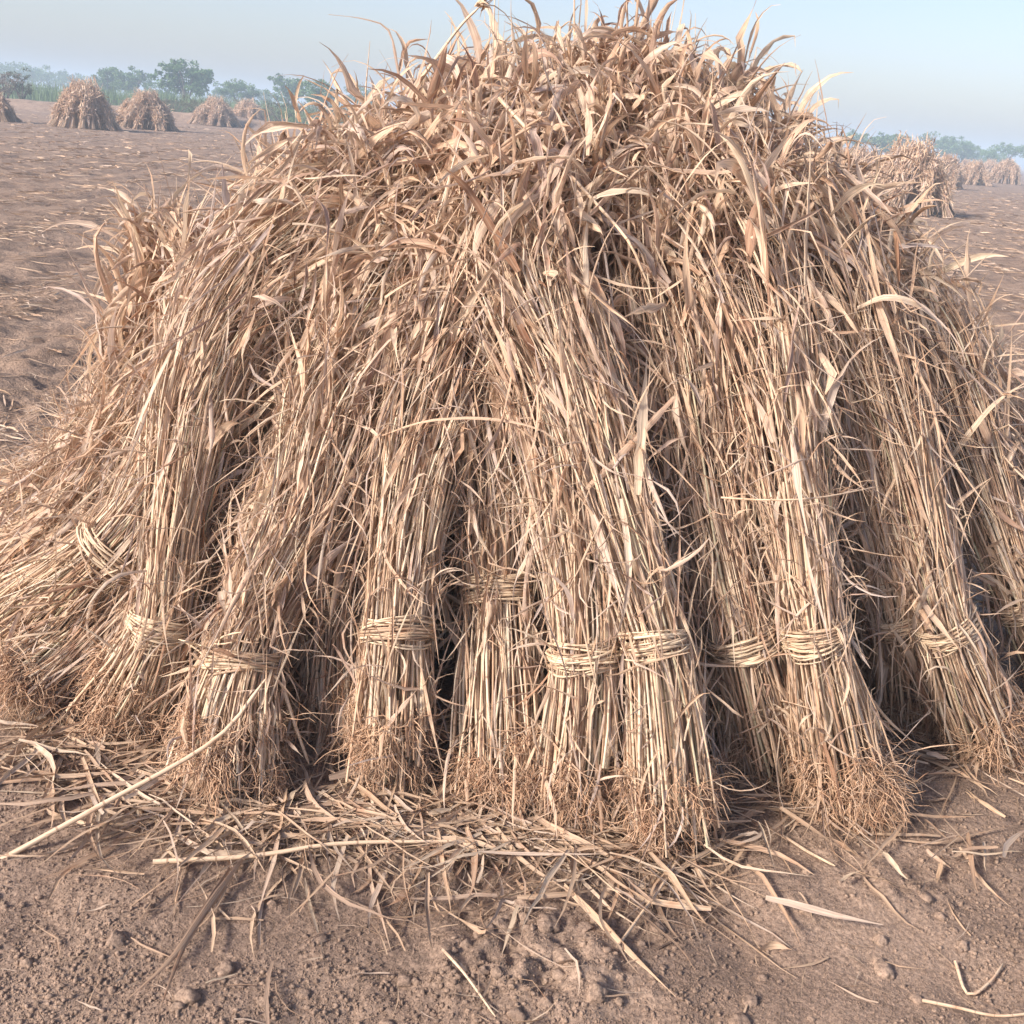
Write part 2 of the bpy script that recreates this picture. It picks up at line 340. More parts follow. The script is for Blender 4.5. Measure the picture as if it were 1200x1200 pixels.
def make_sheaf(label, ctrl, seed, tie=True, radii=(.125, .075, .14, .20), n_st=150, n_lf=300, n_rt=420,
               tie_s=None, leaf_lo=.30, leaf_hi=1.02, st_r=(.0018, .0040), leaf_w=(.0022, .0130), leaf_l=(.10, .40), spread=.20, name='straw_sheaf',
               group='sheaves of the near stack', sides=5, st_end=(.62, 1.03), droop=.5, tall=0, fluff=.75, lf_mul=1.6):
    rng = np.random.RandomState(seed)
    ctrl = [np.asarray(c, float) for c in ctrl]
    B = ctrl[0]; radii = (radii[0]*.80,)+tuple(radii[1:])
    _, tot = curve_eval(ctrl, np.array([0.]))
    if tie_s is None: tie_s = np.linalg.norm(ctrl[1]-ctrl[0])/tot
    def Rad(s):
        return np.interp(s, [-.05, 0, tie_s*.55, tie_s, tie_s+.12, .62, 1.0, 1.15],
                         [radii[0]*1.08, radii[0], radii[0]*.55+radii[1]*.5, radii[1], radii[1]*1.12, radii[2], radii[3], radii[3]*1.1])
    def frame(s):
        c0, _ = curve_eval(ctrl, s); c1, _ = curve_eval(ctrl, s+.01)
        t = nrm(c1-c0); u = nrm(np.cross(t, np.array([0, 1., .15]))); v = np.cross(t, u)
        return c0, t, u, v
    root = empty(name, B); tag(root, label, 'sheaf', group)
    # --- stalks
    n = n_st; k = 15
    r = rng.rand(n)**.42; th = rng.rand(n)*2*np.pi
    s0 = rng.uniform(-.012, .10, n)**1.0; s1 = rng.uniform(*st_end, n)
    if tall: s1[:tall] = rng.uniform(1.06, 1.16, tall)
    S = s0[:, None]+(s1-s0)[:, None]*np.linspace(0, 1, k)[None, :]
    c, t, u, v = frame(S)
    dth = rng.normal(size=n)*.8; dr_ = 1+rng.normal(size=(n, 1))*.18*np.clip((S-tie_s)*2.2, -1, 1)
    wob = np.clip(np.abs(S-tie_s)*2.2, .05, 1)
    TH = th[:, None]+dth[:, None]*(S-tie_s)
    ph = rng.rand(n, 2)*6.28; fr = rng.uniform(2, 6, (n, 2))
    wa = .014*wob*np.sin(S*fr[:, :1]*2+ph[:, :1]); wb = .014*wob*np.sin(S*fr[:, 1:]*2+ph[:, 1:])
    RR = Rad(S)*r[:, None]*dr_
    P = c+u*(RR*np.cos(TH)+wa)[..., None]+v*(RR*np.sin(TH)+wb)[..., None]
    P[..., 2] = np.maximum(P[..., 2], .012)
    rad = rng.uniform(*st_r, n)[:, None]*np.linspace(1.12, .62, k)[None, :]
    mb = MB(); tubes(mb, P, rad, rng.rand(n), sides)
    mb.obj('stalks', M['stalk'], root, B)
    # --- leaves
    if n_lf:
        m = n_lf = int(n_lf*lf_mul)
        leaf_lo = max(leaf_lo-.12, .12) if leaf_lo < .4 else leaf_lo-.03
        i = rng.randint(0, n, m)
        sl = leaf_lo+(leaf_hi-leaf_lo)*rng.rand(m)**.8
        c, t, u, v = frame(sl)
        th = rng.rand(m)*2*np.pi; rr = Rad(sl)*(.35+.75*rng.rand(m)**.6)
        rad_d = u*np.cos(th)[:, None]+v*np.sin(th)[:, None]
        base = c+rad_d*rr[:, None]
        base[:, 2] = np.maximum(base[:, 2], .02)
        tip = smooth(.72, 1.0, sl)[:, None]
        updown = np.where(rng.rand(m) < .66, 1., -.8)[:, None]
        d = t*updown*(1-.5*tip)+rad_d*(spread*np.abs(rng.normal(size=m)))[:, None]+rng.normal(size=(m, 3))*(.26*fluff+.20*tip)
        L = leaf_l[0]+(leaf_l[1]-leaf_l[0])*rng.rand(m)**1.3*(1-.45*tip[:, 0]); w = leaf_w[0]+(leaf_w[1]-leaf_w[0])*rng.rand(m)**1.9
        mb = MB()
        blades(mb, rng, base, d, L, droop*rng.uniform(.2, 2.0, m)*(1+2.0*tip[:, 0]*rng.rand(m)), .25*fluff, w*(1+.2*tip[:, 0]))
        # dry sheaths peeling along the stalks
        m2 = 260 if n_st > 90 else 150
        sl = rng.uniform(.02, .72, m2); c, t, u, v = frame(sl); th = rng.rand(m2)*6.28
        rd = u*np.cos(th)[:, None]+v*np.sin(th)[:, None]; base = c+rd*(Rad(sl)*rng.uniform(.8, 1.06, m2))[:, None]; base[:, 2] = np.maximum(base[:, 2], .02)
        d = t*rng.choice([-1, 1], (m2, 1))+rd*.03+rng.normal(size=(m2, 3))*.10
        blades(mb, rng, base, d, rng.uniform(.08, .34, m2), rng.uniform(0, .25, m2), .14, rng.uniform(.0018, .0055, m2), k=7, fold=(.3, 1.2), kinkp=.1)
        # shrivelled wisps and fluff over the lower half
        m2 = int(n_lf*.6)
        sl = rng.uniform(tie_s+.06, .78, m2); c, t, u, v = frame(sl); th = rng.rand(m2)*6.28
        rd = u*np.cos(th)[:, None]+v*np.sin(th)[:, None]; base = c+rd*(Rad(sl)*1.0)[:, None]; base[:, 2] = np.maximum(base[:, 2], .02)
        d = t*rng.normal(size=(m2, 1))+rd*.30+rng.normal(size=(m2, 3))*.42
        blades(mb, rng, base, d, rng.uniform(.06, .26, m2), rng.uniform(.1, 1.2, m2), .5, rng.uniform(.0014, .0045, m2), k=7, fold=(.6, 1.3))
        if n_rt:
            m2 = 110
            sl = rng.uniform(.05, tie_s+.10, m2); c, t, u, v = frame(sl); th = rng.rand(m2)*6.28
            rd = u*np.cos(th)[:, None]+v*np.sin(th)[:, None]; base = c+rd*(Rad(sl)*1.02)[:, None]; base[:, 2] = np.maximum(base[:, 2], .02)
            d = t*rng.normal(size=(m2, 1))+rd*.22+rng.normal(size=(m2, 3))*.40
            blades(mb, rng, base, d, rng.uniform(.06, .24, m2), rng.uniform(.1, 1.2, m2), .4, rng.uniform(.0014, .0055, m2), k=7, fold=(.3, 1.2))
        mb.obj('leaves', M['leaf'], root, B)
    # --- roots
    if n_rt:
        m = int(n_rt*2.6)
        nc = 22; ci = rng.randint(0, nc, m); lc = rng.uniform(.5, 1.4, nc); loose_ = rng.rand(m) < .25
        th = (rng.rand(nc)*6.28)[ci]+rng.normal(size=m)*.16; th = np.where(loose_, rng.rand(m)*6.28, th)
        rr = radii[0]*1.03*rng.rand(m)**.3
        sl = (-.01+.11*rng.rand(nc)**1.3)[ci]+rng.uniform(-.012, .03, m); c, t, u, v = frame(sl)
        rd = u*np.cos(th)[:, None]+v*np.sin(th)[:, None]
        base = c+rd*rr[:, None]; base[:, 2] = np.maximum(base[:, 2], .02)
        d = -t*rng.uniform(.1, 1.1, (m, 1))+rd*rng.uniform(-.1, .35, (m, 1))+rng.normal(size=(m, 3))*.42
        k = 7; P = np.zeros((m, k, 3)); p = base; dr = nrm(d); L = (.03+.10*rng.rand(m)**1.4)*lc[ci]
        for j in range(k):
            P[:, j] = p; p = p+dr*(L/(k-1))[:, None]; p[:, 2] = np.maximum(p[:, 2], .004)
            dr = nrm(dr+rng.normal(size=(m, 3))*.38+np.array([0, 0, -.12]))
        mb = MB(); tubes(mb, P, rng.uniform(.0007, .0016, m)[:, None]*np.linspace(1.2, .5, k)[None, :], rng.rand(m), 3)
        mb.obj('roots', M['root'], root, B)
    # --- tie
    if tie:
        c, t, u, v = [a[0] for a in frame(np.array([tie_s]))]
        m = 26; k = 30; ang = np.linspace(0, 2*np.pi*1.04, k)[None, :]+rng.rand(m, 1)*6.28
        off = np.linspace(-.023, .023, m)[:, None]*rng.uniform(.8, 1.1)+rng.normal(size=(m, 1))*.007
        tilt = rng.normal()*.012+rng.normal(size=(m, 1))*.013; tph = rng.rand()*6.28
        ax = off+tilt*np.cos(ang+tph)+.0035*np.sin(ang*2+rng.rand(m, 1)*6)
        Rt = (radii[1]*1.0+.006)*(1+rng.normal(size=(m, 1))*.04)+.004*np.sin(ang*3+rng.rand(m, 1)*6)+.003*np.sin(ang*7+rng.rand(m, 1)*6)
        P = c+u*(Rt*np.cos(ang))[..., None]+v*(Rt*np.sin(ang))[..., None]+t*ax[..., None]
        mb = MB(); tubes(mb, P, rng.uniform(.0017, .0036, m)[:, None], rng.rand(m), 5)
        # loose ends beside the knot
        m = 16; a0 = rng.uniform(-2.4, .4)+rng.normal(size=m)*.35
        rd = u*np.cos(a0)[:, None]+v*np.sin(a0)[:, None]; tn = -u*np.sin(a0)[:, None]+v*np.cos(a0)[:, None]
        base = c+rd*(radii[1]+.008)+t*rng.uniform(-.03, .03, (m, 1))
        d = tn*rng.choice([-1, 1], (m, 1))+rd*.35+t*rng.normal(size=(m, 1))*.5
        k = 6; P = np.zeros((m, k, 3)); p = base; dr = nrm(d); L = rng.uniform(.05, .16, m)
        for j in range(k):
            P[:, j] = p; p = p+dr*(L/(k-1))[:, None]; dr = nrm(dr+rng.normal(size=(m, 3))*.14+np.array([0, 0, -.08]))
        tubes(mb, P, rng.uniform(.0014, .003, m)[:, None], rng.rand(m), 5)
        mb.obj('tie_band', M['tie'], root, B)
    return root

def gz(px, py, dz=0.03):
    p = G(px, py); p[2] = float(ground_h(p[0], p[1]))+dz; return p
# lower tier: base pixel, then (pixel, pixel, depth) way points, the first of them at the tie
LOW = [
 ('sheaf lying aslant at the far left foot of the stack, pale tie half way along', (12, 765), [(140, 640, 2.74), (215, 550, 2.88), (300, 450, 3.05)], dict(radii=(.19, .098, .13, .19), n_rt=900, n_lf=70, leaf_lo=.5, n_st=190)),
 ('sheaf sprawling lowest at the left edge, its root end spread on the soil', (15, 835), [(100, 745, 2.76), (200, 650, 2.84), (300, 550, 2.95)], dict(radii=(.15, .085, .14, .18), n_rt=800, tie=False, n_lf=260)),
 ('sheaf with brown shredded roots showing behind the aslant sheaf at the left edge', (-10, 690), [(80, 622, 3.15), (165, 525, 3.22), (245, 420, 3.3)], dict(radii=(.17, .10, .14, .17), n_rt=900, n_lf=260, tie=False)),
 ('leafy sheaf leaning steeply on the left flank, its head under the left shoulder', (0, 600), [(95, 565, 3.5), (155, 490, 3.5), (225, 400, 3.48)], dict(radii=(.15, .10, .14, .14), n_rt=500, n_lf=420, tie=False)),
 ('brown sheaf at the back of the left flank, its root end nearest the open field', (-30, 620), [(45, 598, 3.45), (120, 540, 3.45), (200, 460, 3.4)], dict(radii=(.15, .10, .14, .15), n_rt=700, n_lf=380, tie=False)),
 ('tall pale sheaf standing at left with its tie low and bare stalks fanning above', (145, 850), [(190, 728, 2.60), (207, 590, 2.70), (240, 440, 2.84), (300, 320, 2.98)], dict(radii=(.155, .074, .135, .21), n_st=135, n_lf=230, leaf_lo=.5, n_rt=650)),
 ('sheaf whose long stalks lean right from behind the tall pale left sheaf', (215, 800), [(238, 700, 2.80), (310, 540, 2.92), (410, 380, 3.05), (540, 245, 3.16)], dict(radii=(.12, .075, .12, .19), n_st=120, tie=False, n_lf=260, leaf_lo=.5)),
 ('ragged sheaf with a dishevelled root end in front at left, tie buried in torn leaves', (265, 930), [(285, 775, 2.50), (325, 665, 2.60), (375, 560, 2.72), (420, 430, 2.86)], dict(radii=(.17, .085, .15, .20), n_rt=900, n_lf=560, leaf_lo=.05, tie=True)),
 ('narrow sheaf set back in the dark gap left of the yellow tied sheaf', (395, 870), [(400, 722, 2.72), (405, 600, 2.80), (420, 470, 2.90)], dict(radii=(.13, .07, .16, .20), n_lf=520, leaf_lo=.1)),
 ('sheaf with a bright yellow tie standing between the two dark gaps left of centre', (455, 915), [(465, 740, 2.52), (482, 600, 2.63), (512, 470, 2.78), (565, 320, 2.94)], dict(radii=(.135, .080, .13, .19), n_st=140, n_lf=260, leaf_lo=.42, n_rt=600)),
 ('recessed brown leafy sheaf in the middle with its tie set higher than the others', (590, 930), [(583, 692, 2.66), (575, 570, 2.78), (568, 440, 2.92)], dict(radii=(.16, .085, .15, .20), n_lf=360, leaf_lo=.36, n_rt=800)),
 ('upright sheaf with greenish straight stalks and a broad tie right of centre', (672, 950), [(685, 765, 2.44), (672, 600, 2.58), (645, 450, 2.74), (600, 300, 2.90)], dict(radii=(.125, .078, .13, .19), n_st=125, n_lf=250, leaf_lo=.48, n_rt=450)),
 ('foremost sheaf, its root end reaching furthest out on the soil, stalks leaning left', (785, 978), [(766, 752, 2.42), (722, 600, 2.54), (676, 450, 2.72), (615, 290, 2.90)], dict(radii=(.145, .072, .125, .19), n_st=135, n_lf=240, leaf_lo=.48, n_rt=800)),
 ('grey shaded sheaf standing back behind the foremost sheaf', (835, 890), [(812, 740, 2.72), (792, 590, 2.84), (770, 450, 2.95), (745, 320, 3.06)], dict(radii=(.13, .09, .15, .19), n_lf=480, leaf_lo=.15, tie=False)),
 ('sheaf leaning against its bright right neighbour, a slanting tie joining them', (905, 905), [(872, 752, 2.58), (845, 640, 2.68), (820, 520, 2.80), (800, 390, 2.95)], dict(radii=(.13, .082, .12, .18), n_lf=300, leaf_lo=.42, n_rt=600)),
 ('sheaf ending in a big orange root ball at lower right', (995, 945), [(955, 742, 2.52), (932, 590, 2.66), (905, 440, 2.82), (860, 280, 3.0)], dict(radii=(.155, .074, .125, .19), n_st=130, n_lf=250, leaf_lo=.48, n_rt=1500)),
 ('shaded sheaf hidden deep in the hollow between the two right hand sheaves', (1065, 840), [(1050, 718, 2.82), (1015, 590, 2.92), (980, 450, 3.04), (940, 330, 3.12)], dict(radii=(.13, .075, .14, .20), n_lf=520, leaf_lo=.1, n_rt=700)),
 ('pale yellow sheaf at right with long bare stalks leaning left above its tie', (1160, 880), [(1107, 735, 2.76), (1066, 590, 2.88), (1022, 450, 3.02), (960, 300, 3.18)], dict(radii=(.145, .078, .135, .20), n_st=140, n_lf=250, leaf_lo=.48, n_rt=900)),
 ('greyish sheaf cut by the right edge of the photo', (1262, 830), [(1197, 700, 3.02), (1150, 580, 3.12), (1105, 475, 3.22), (1060, 375, 3.3)], dict(radii=(.14, .078, .14, .20), n_lf=330, leaf_lo=.35, n_rt=500)),
 ('sheaf at the far right leaning in from behind the one at the photo edge', (1330, 740), [(1270, 690, 3.4), (1228, 620, 3.42), (1185, 560, 3.45)], dict(radii=(.14, .078, .15, .22), n_lf=420, leaf_lo=.2, n_rt=300)),
]
for i, (lab, b, wp, kw) in enumerate(LOW):
    ctrl = [gz(*b)]+[V(*w) for w in wp]
    if i not in (0, 1, 2, 3, 4): ctrl.append(ctrl[-1]+(np.array([.16, 3.5, 1.92])-ctrl[-1])*.26+np.array([0, -.03, .02]))
    make_sheaf(lab, ctrl, 100+i, **kw)
# upper heads: label, base (world x, y), head point (pixel, pixel, depth)
UP = [
 ('leafy sheaf head at the outermost left shoulder of the stack', (-1.30, 3.25), (172, 268, 3.40), {}),
 ('sheaf head with a dark wilted knot of leaves just inside the left shoulder', (-1.06, 3.15), (235, 300, 3.20), {}),
 ('sheaf head on the left slope below the upright forked dead leaf', (-.88, 3.30), (310, 205, 3.42), {}),
 ('sheaf head of pale tangled leaves in the middle of the left face', (-.78, 2.95), (350, 290, 3.12), {}),
 ('sheaf head on the upper left slope under the distant round tree', (-.66, 3.35), (405, 150, 3.48), {}),
 ('sheaf head topped with wispy dark tips poking above the left skyline', (-.48, 3.40), (470, 100, 3.52), dict(tall=3)),
 ('sheaf head bending right across the upper left face', (-.62, 3.05), (460, 215, 3.26), {}),
 ('sheaf head with one long stalk and seed tip reaching above the left crest', (-.26, 3.45), (560, 52, 3.56), dict(tall=3)),
 ('sheaf head draped over the dark hollow left of the centre', (-.38, 2.95), (520, 265, 3.10), {}),
 ('sheaf head below the left crest where curled leaves fold over', (-.25, 3.15), (570, 150, 3.34), {}),
 ('sheaf head forming the left half of the summit', (-.05, 3.45), (650, 25, 3.58), dict(tall=3)),
 ('sheaf head forming the very summit of the stack', (.18, 3.45), (735, 8, 3.58), dict(tall=3)),
 ('sheaf head of twisted broad leaves right under the summit', (.12, 3.15), (690, 120, 3.36), {}),
 ('sheaf head under the long loose pale stalk', (.02, 3.0), (640, 220, 3.20), {}),
 ('sheaf head forming the right half of the summit', (.42, 3.45), (815, 45, 3.58), dict(tall=4)),
 ('sheaf head with a wide pale leaf flag below the right summit', (.40, 3.15), (800, 140, 3.36), {}),
 ('sheaf head in the middle of the face right of the long loose stalk', (.28, 2.98), (745, 255, 3.14), {}),
 ('grey sheaf head with spiky tips on the right crest', (.62, 3.45), (900, 105, 3.56), dict(tall=3)),
 ('grey sheaf head curling over on the upper right face', (.62, 3.12), (880, 200, 3.32), {}),
 ('grey sheaf head with one thin spike at the top of the right slope', (.84, 3.42), (965, 165, 3.52), dict(tall=3)),
 ('grey sheaf head with a hooked leaf on the right face', (.58, 2.98), (850, 300, 3.10), {}),
 ('grey sheaf head half way down the right slope beside the distant stack', (1.04, 3.40), (1015, 235, 3.48), dict(tall=3)),
 ('grey sheaf head facing front on the right slope', (.90, 3.12), (960, 290, 3.30), {}),
 ('grey sheaf head low on the right slope with leaf tips pointing right', (1.24, 3.40), (1050, 300, 3.48), dict(tall=2)),
 ('grey sheaf head above the pale yellow right sheaf', (1.10, 3.12), (1035, 360, 3.28), {}),
 ('lowest grey sheaf head at the outer right shoulder', (1.46, 3.40), (1076, 432, 3.46), {}),
]
for i, (lab, (bx, by), hp, kw) in enumerate(UP):
    b = np.array([bx, by, float(ground_h(bx, by))+.03]); h = V(*hp)
    cc = np.array([.15, 3.4, .7]); dd = h-cc; h = cc+dd*(1-.15/np.linalg.norm(dd))
    lean = np.array([(.20-h[0])*.10, .05, 0])
    t = b+(h-b)*.24+np.array([0, 0, .0]); mid = b+(h-b)*.62
    kk = dict(radii=(.12, .08, .15, .20), n_st=115, n_lf=1600, lf_mul=1, n_rt=0, leaf_lo=.46, leaf_w=(.0026, .0150), leaf_l=(.10, .44), sides=4, spread=.18, droop=.95, fluff=.85, st_end=(.72, 1.03), st_r=(.0026, .0048))
    kk.update(kw)
    ctrl = [b, t, mid, h+lean*.4]
    if hp[2] < 3.40:      # heads on the face lie over toward the summit
        ctrl[3] = h-(h-mid)*.14; ctrl.append(h+(np.array([.16, 3.52, 1.93])-h)*.34); kk['n_st'] = 140
    make_sheaf(lab, ctrl, 300+i, **kk)
# sheaves that close the back of the stack
for i, a in enumerate(np.linspace(-.35, math.pi+.35, 9)):
    b = np.array([.15+1.35*math.cos(a), 3.75+.95*math.sin(a), .03]); h = np.array([.15+.55*math.cos(a), 3.65+.3*math.sin(a), 1.45+.25*math.sin(a)])
    make_sheaf('straw sheaf leaning on the hidden back side of the near stack', [b, b+(h-b)*.24, b+(h-b)*.62, h], 500+i,
               radii=(.13, .08, .16, .24), n_st=60, n_lf=300, n_rt=0, leaf_lo=.25, sides=4, leaf_w=(.006, .02), group='sheaves closing the back of the stack')

# ------------------------------------------------------------------ loose straw on the ground
def strew(mb, rng, x, y, L, w, flat=.9, k=6, lift=.012, curl=.35, fold=(.05, .8)):
    n = len(x); a = rng.rand(n)*2*np.pi
    P = np.zeros((n, k, 3)); cx = x.copy(); cy = y.copy(); kink = rng.randint(1, k, n); kk = rng.rand(n) < .07; bend = rng.normal(size=n)*.10
    P0 = np.zeros((n, k, 2))
    for j in range(k):
        P0[:, j, 0] = cx; P0[:, j, 1] = cy
        cx = cx+np.cos(a)*L/(k-1); cy = cy+np.sin(a)*L/(k-1)
        a = a+bend+rng.normal(size=n)*curl*.18+np.where(kk & (kink == j), rng.normal(size=n)*.8, 0)
    z = ground_h(P0[..., 0], P0[..., 1])
    zz = lift*rng.rand(n)[:, None]*2+np.abs(rng.normal(size=(n, k)))*lift*.18+.003
    P[..., :2] = P0; P[..., 2] = np.maximum(z, z.mean(1, keepdims=True))+zz
    u = np.linspace(0, 1, k)[None, :]
    W = w[:, None]*(.5+.6*np.sin(np.pi*np.clip(u+.1, 0, 1)))*(1-u**4*.8)
    side = np.stack([-np.sin(a), np.cos(a), rng.normal(size=n)*.5], -1)
    ribbons(mb, P, W, rng.uniform(*fold, n), side, rng.normal(size=n)*.8, rng.rand(n))
rng = np.random.RandomState(5)
mb = MB()
# band in front of the sheaves, thickest left of the middle
n = 1700
t = rng.rand(n); px = np.where(rng.rand(n) < .86, rng.uniform(20, 800, n), rng.uniform(780, 1240, n))
edge = np.interp(px, [-50, 60, 200, 330, 450, 600, 740, 830, 900, 1060, 1150, 1240], [870, 900, 960, 985, 985, 990, 1010, 1010, 960, 945, 900, 900])
py = edge+np.where(px < 800, rng.normal(size=n)*17, rng.normal(size=n)*14)-10
pts = np.array([G(a, b) for a, b in zip(px, py)])
strew(mb, rng, pts[:, 0], pts[:, 1], rng.uniform(.05, .30, n), .0013+.006*rng.rand(n)**2, lift=.018)
n = 170
px = rng.uniform(40, 790, n); py = np.interp(px, [0, 200, 450, 790], [925, 965, 975, 1000])+rng.normal(size=n)*26
pts = np.array([G(a, b) for a, b in zip(px, py)])
strew(mb, rng, pts[:, 0], pts[:, 1], rng.uniform(.14, .38, n), rng.uniform(.0022, .0068, n), lift=.018, k=9, fold=(.05, .6))
n = 100
px = rng.uniform(150, 860, n); py = 1010+np.abs(rng.normal(size=n))*70
pts = np.array([G(a, b) for a, b in zip(px, py)])
strew(mb, rng, pts[:, 0], pts[:, 1], rng.uniform(.04, .26, n), .001+.004*rng.rand(n)**2, lift=.009)
n = 200
px = rng.uniform(-50, 1250, n); py = rng.uniform(900, 1230, n)
pts = np.array([G(a, b) for a, b in zip(px, py)])
strew(mb, rng, pts[:, 0], pts[:, 1], rng.uniform(.03, .15, n), .0007+.002*rng.rand(n)**2, lift=.005)
# under and round the sides of the stack
n = 1500
a = rng.rand(n)*2*np.pi; q = rng.uniform(.4, 1.25, n)
strew(mb, rng, .1+1.55*q*np.cos(a), 3.35+1.1*q*np.sin(a), rng.uniform(.06, .3, n), rng.uniform(.002, .008, n), lift=.02)
o = mb.obj('straw_litter', M['litter']); tag(o, 'loose broken straw and dry leaves scattered round the foot of the stack', 'straw litter', kind='stuff')
mb = MB()
n = 48000
Y = 3.2*(75/3.2)**(rng.rand(n)**.75); X = Y*rng.uniform(-.62, .62, n)
q = -X*FUR[1]+Y*FUR[0]; keep = rng.rand(n) < .14+.86*smooth(-.2, .9, np.sin(q*2*math.pi/1.7)+vnoise(X*.6, Y*.6, 70)*1.2); X = X[keep]; Y = Y[keep]; n = len(X)
sz = np.clip(Y/14, .7, 2.2)
strew(mb, rng, X, Y, rng.uniform(.06, .30, n)*np.sqrt(sz), rng.uniform(.003, .0085, n)*sz*1.25, lift=.020, k=4)
o = mb.obj('field_straw', M['litter']); tag(o, 'thin bits of pale straw strewn over the open field', 'straw litter', kind='stuff')

# ------------------------------------------------------------------ named loose pieces in front
def lay_path(pts, k=14):
    q = []
    for p in pts:
        g = G(p[0], p[1]); dz = p[2] if len(p) > 2 else .012
        q.append([g[0], g[1], float(ground_h(g[0], g[1]))+dz])
    P, _ = curve_eval(q, np.linspace(0, 1, k)); return P
def loose(name, label, cat, pts, w, kind='leaf', seed=0, depth=None, group=None, fold=.5):
    rng = np.random.RandomState(seed)
    if depth is None: P = lay_path(pts)
    else: P, _ = curve_eval([V(*p) for p in pts], np.linspace(0, 1, 16))
    P = P[None]; k = P.shape[1]; u = np.linspace(0, 1, k)[None, :]
    mb = MB()
    if kind == 'leaf':
        W = w*(.35+.75*np.sin(np.pi*np.clip(u*1.0+.1, 0, 1)))*(1-u**3)**.8*(1+.1*rng.normal(size=(1, k)))
        ribbons(mb, P, np.maximum(W, .0008), np.array([fold]), np.array([[.3, .6, .7]])+rng.normal(size=(1, 3))*.3, np.array([rng.normal()*.8]), np.array([rng.rand()]))
    else:
        tubes(mb, P, w*np.linspace(1.1, .7, k)[None, :], np.array([.2+.2*rng.rand()]), 7)
    off = P[0, 0]
    if 'tuft' in label:
        n = 26; base = np.repeat(P[:, -1], n, 0)+rng.normal(size=(n, 3))*.006; dd = (P[0, -1]-P[0, -3])[None]/np.linalg.norm(P[0, -1]-P[0, -3])+rng.normal(size=(n, 3))*.45
        blades(mb, rng, base, dd, rng.uniform(.02, .07, n), rng.uniform(0, .5, n), .5, rng.uniform(.002, .005, n), k=6)
    o = mb.obj(name, (M['leaf'] if depth else M['litter']) if kind == 'leaf' else M['stalk'], None, off)
    tag(o, label, cat, group); return o
loose('loose_stalk', 'long thick pale stalk running from the left edge up onto the ragged sheaf', 'stalk', [(-40, 1030, 1.98), (110, 948, 2.12), (250, 868, 2.25), (312, 795, 2.34)], .0066, 'stalk', 1, depth=1)
loose('dry_leaf', 'long curling dry leaf looping on bare soil under the thick pale stalk', 'leaf', [(205, 985, .03), (255, 1010, .02), (330, 1000, .02), (400, 955, .03), (440, 900, .10)], .010, 'leaf', 2)
loose('loose_stalk', 'straight pale stalk lying level across the straw in front at left', 'stalk', [(180, 1022, .03), (300, 1018, .035), (400, 1008, .04), (560, 1000, .04)], .0055, 'stalk', 3)
loose('dry_leaf', 'bundle of brown leaf blades trailing down toward the bottom left edge', 'leaf', [(285, 1020, .03), (240, 1080, .02), (205, 1130, .02), (130, 1200, .02)], .010, 'leaf', 4)
loose('dry_leaf', 'thin leaf blade lying beside the trailing brown leaf blades', 'leaf', [(270, 1030, .03), (225, 1100, .02), (190, 1190, .02), (180, 1230, .02)], .006, 'leaf', 5)
loose('loose_stalk', 'bent stalk of two arms meeting in a sharp angle right of the soil heap', 'stalk', [(800, 1000, .03), (775, 1045, .03), (735, 1100, .015), (722, 1122, .012)], .0045, 'stalk', 6)
loose('dry_leaf', 'folded leaf blade coming down to the sharp angle of the bent stalk', 'leaf', [(660, 1050, .03), (700, 1085, .02), (735, 1122, .012), (790, 1180, .012)], .010, 'leaf', 7)
loose('loose_stalk', 'short yellow straw lying on bare soil right of the foremost root end', 'stalk', [(918, 980, .012), (950, 1000, .010), (978, 1020, .010)], .0042, 'stalk', 8)
loose('loose_stalk', 'thin straw lying slantwise near the bottom below the middle', 'stalk', [(518, 1125, .012), (545, 1155, .012), (580, 1200, .012)], .0030, 'stalk', 9)
loose('dry_leaf', 'pale wide leaf hanging from the front straw band at the middle', 'leaf', [(625, 972, .05), (660, 995, .04), (700, 1012, .03), (745, 1030, .02)], .011, 'leaf', 10)
loose('dry_leaf', 'arched leaf rising over the straw band before the foremost sheaf', 'leaf', [(630, 985, .02), (655, 950, .06), (680, 955, .05), (695, 1000, .02)], .007, 'leaf', 11)
loose('dry_leaf', 'broad yellow leaf on the soil before the ragged sheaf and the yellow tied sheaf', 'leaf', [(385, 930, .06), (430, 922, .06), (470, 925, .05), (510, 922, .05)], .013, 'leaf', 12, fold=.2)
loose('dry_leaf', 'slim leaf reaching out to the left over bare soil above the thick pale stalk', 'leaf', [(60, 865, .05), (30, 890, .03), (0, 915, .02), (-20, 930, .02)], .011, 'leaf', 13)
loose('loose_stalk', 'crooked pale root strand at the lower right corner', 'stalk', [(1120, 1125, .012), (1135, 1162, .010), (1160, 1150, .012), (1175, 1130, .012)], .0035, 'stalk', 14)
loose('loose_stalk', 'bent straw lying along the bottom right edge of the photo', 'stalk', [(1080, 1178, .010), (1120, 1185, .01), (1170, 1194, .01), (1230, 1192, .012)], .0035, 'stalk', 15)
loose('dry_leaf', 'thin curved leaf on the soil right of the big orange root ball', 'leaf', [(1045, 990, .012), (1100, 993, .012), (1150, 980, .012), (1200, 965, .015)], .0045, 'leaf', 16)
loose('corn_husk', 'small flat yellow husk lying on dark soil at lower right', 'husk', [(888, 1112, .012), (905, 1108, .014), (928, 1114, .012)], .010, 'leaf', 17, fold=.15)
loose('loose_stalk', 'white broken stalk standing slantwise in the gap beside the ragged sheaf', 'stalk', [(330, 800, 2.46), (346, 850, 2.42), (362, 895, 2.40)], .0050, 'stalk', 18, depth=1)
loose('loose_stalk', 'long pale loose stalk lying diagonally over the middle of the upper face', 'stalk', [(585, 115, 2.98), (640, 175, 2.90), (700, 240, 2.85), (738, 285, 2.80), (760, 335, 2.80)], .0052, 'stalk', 19, depth=1)
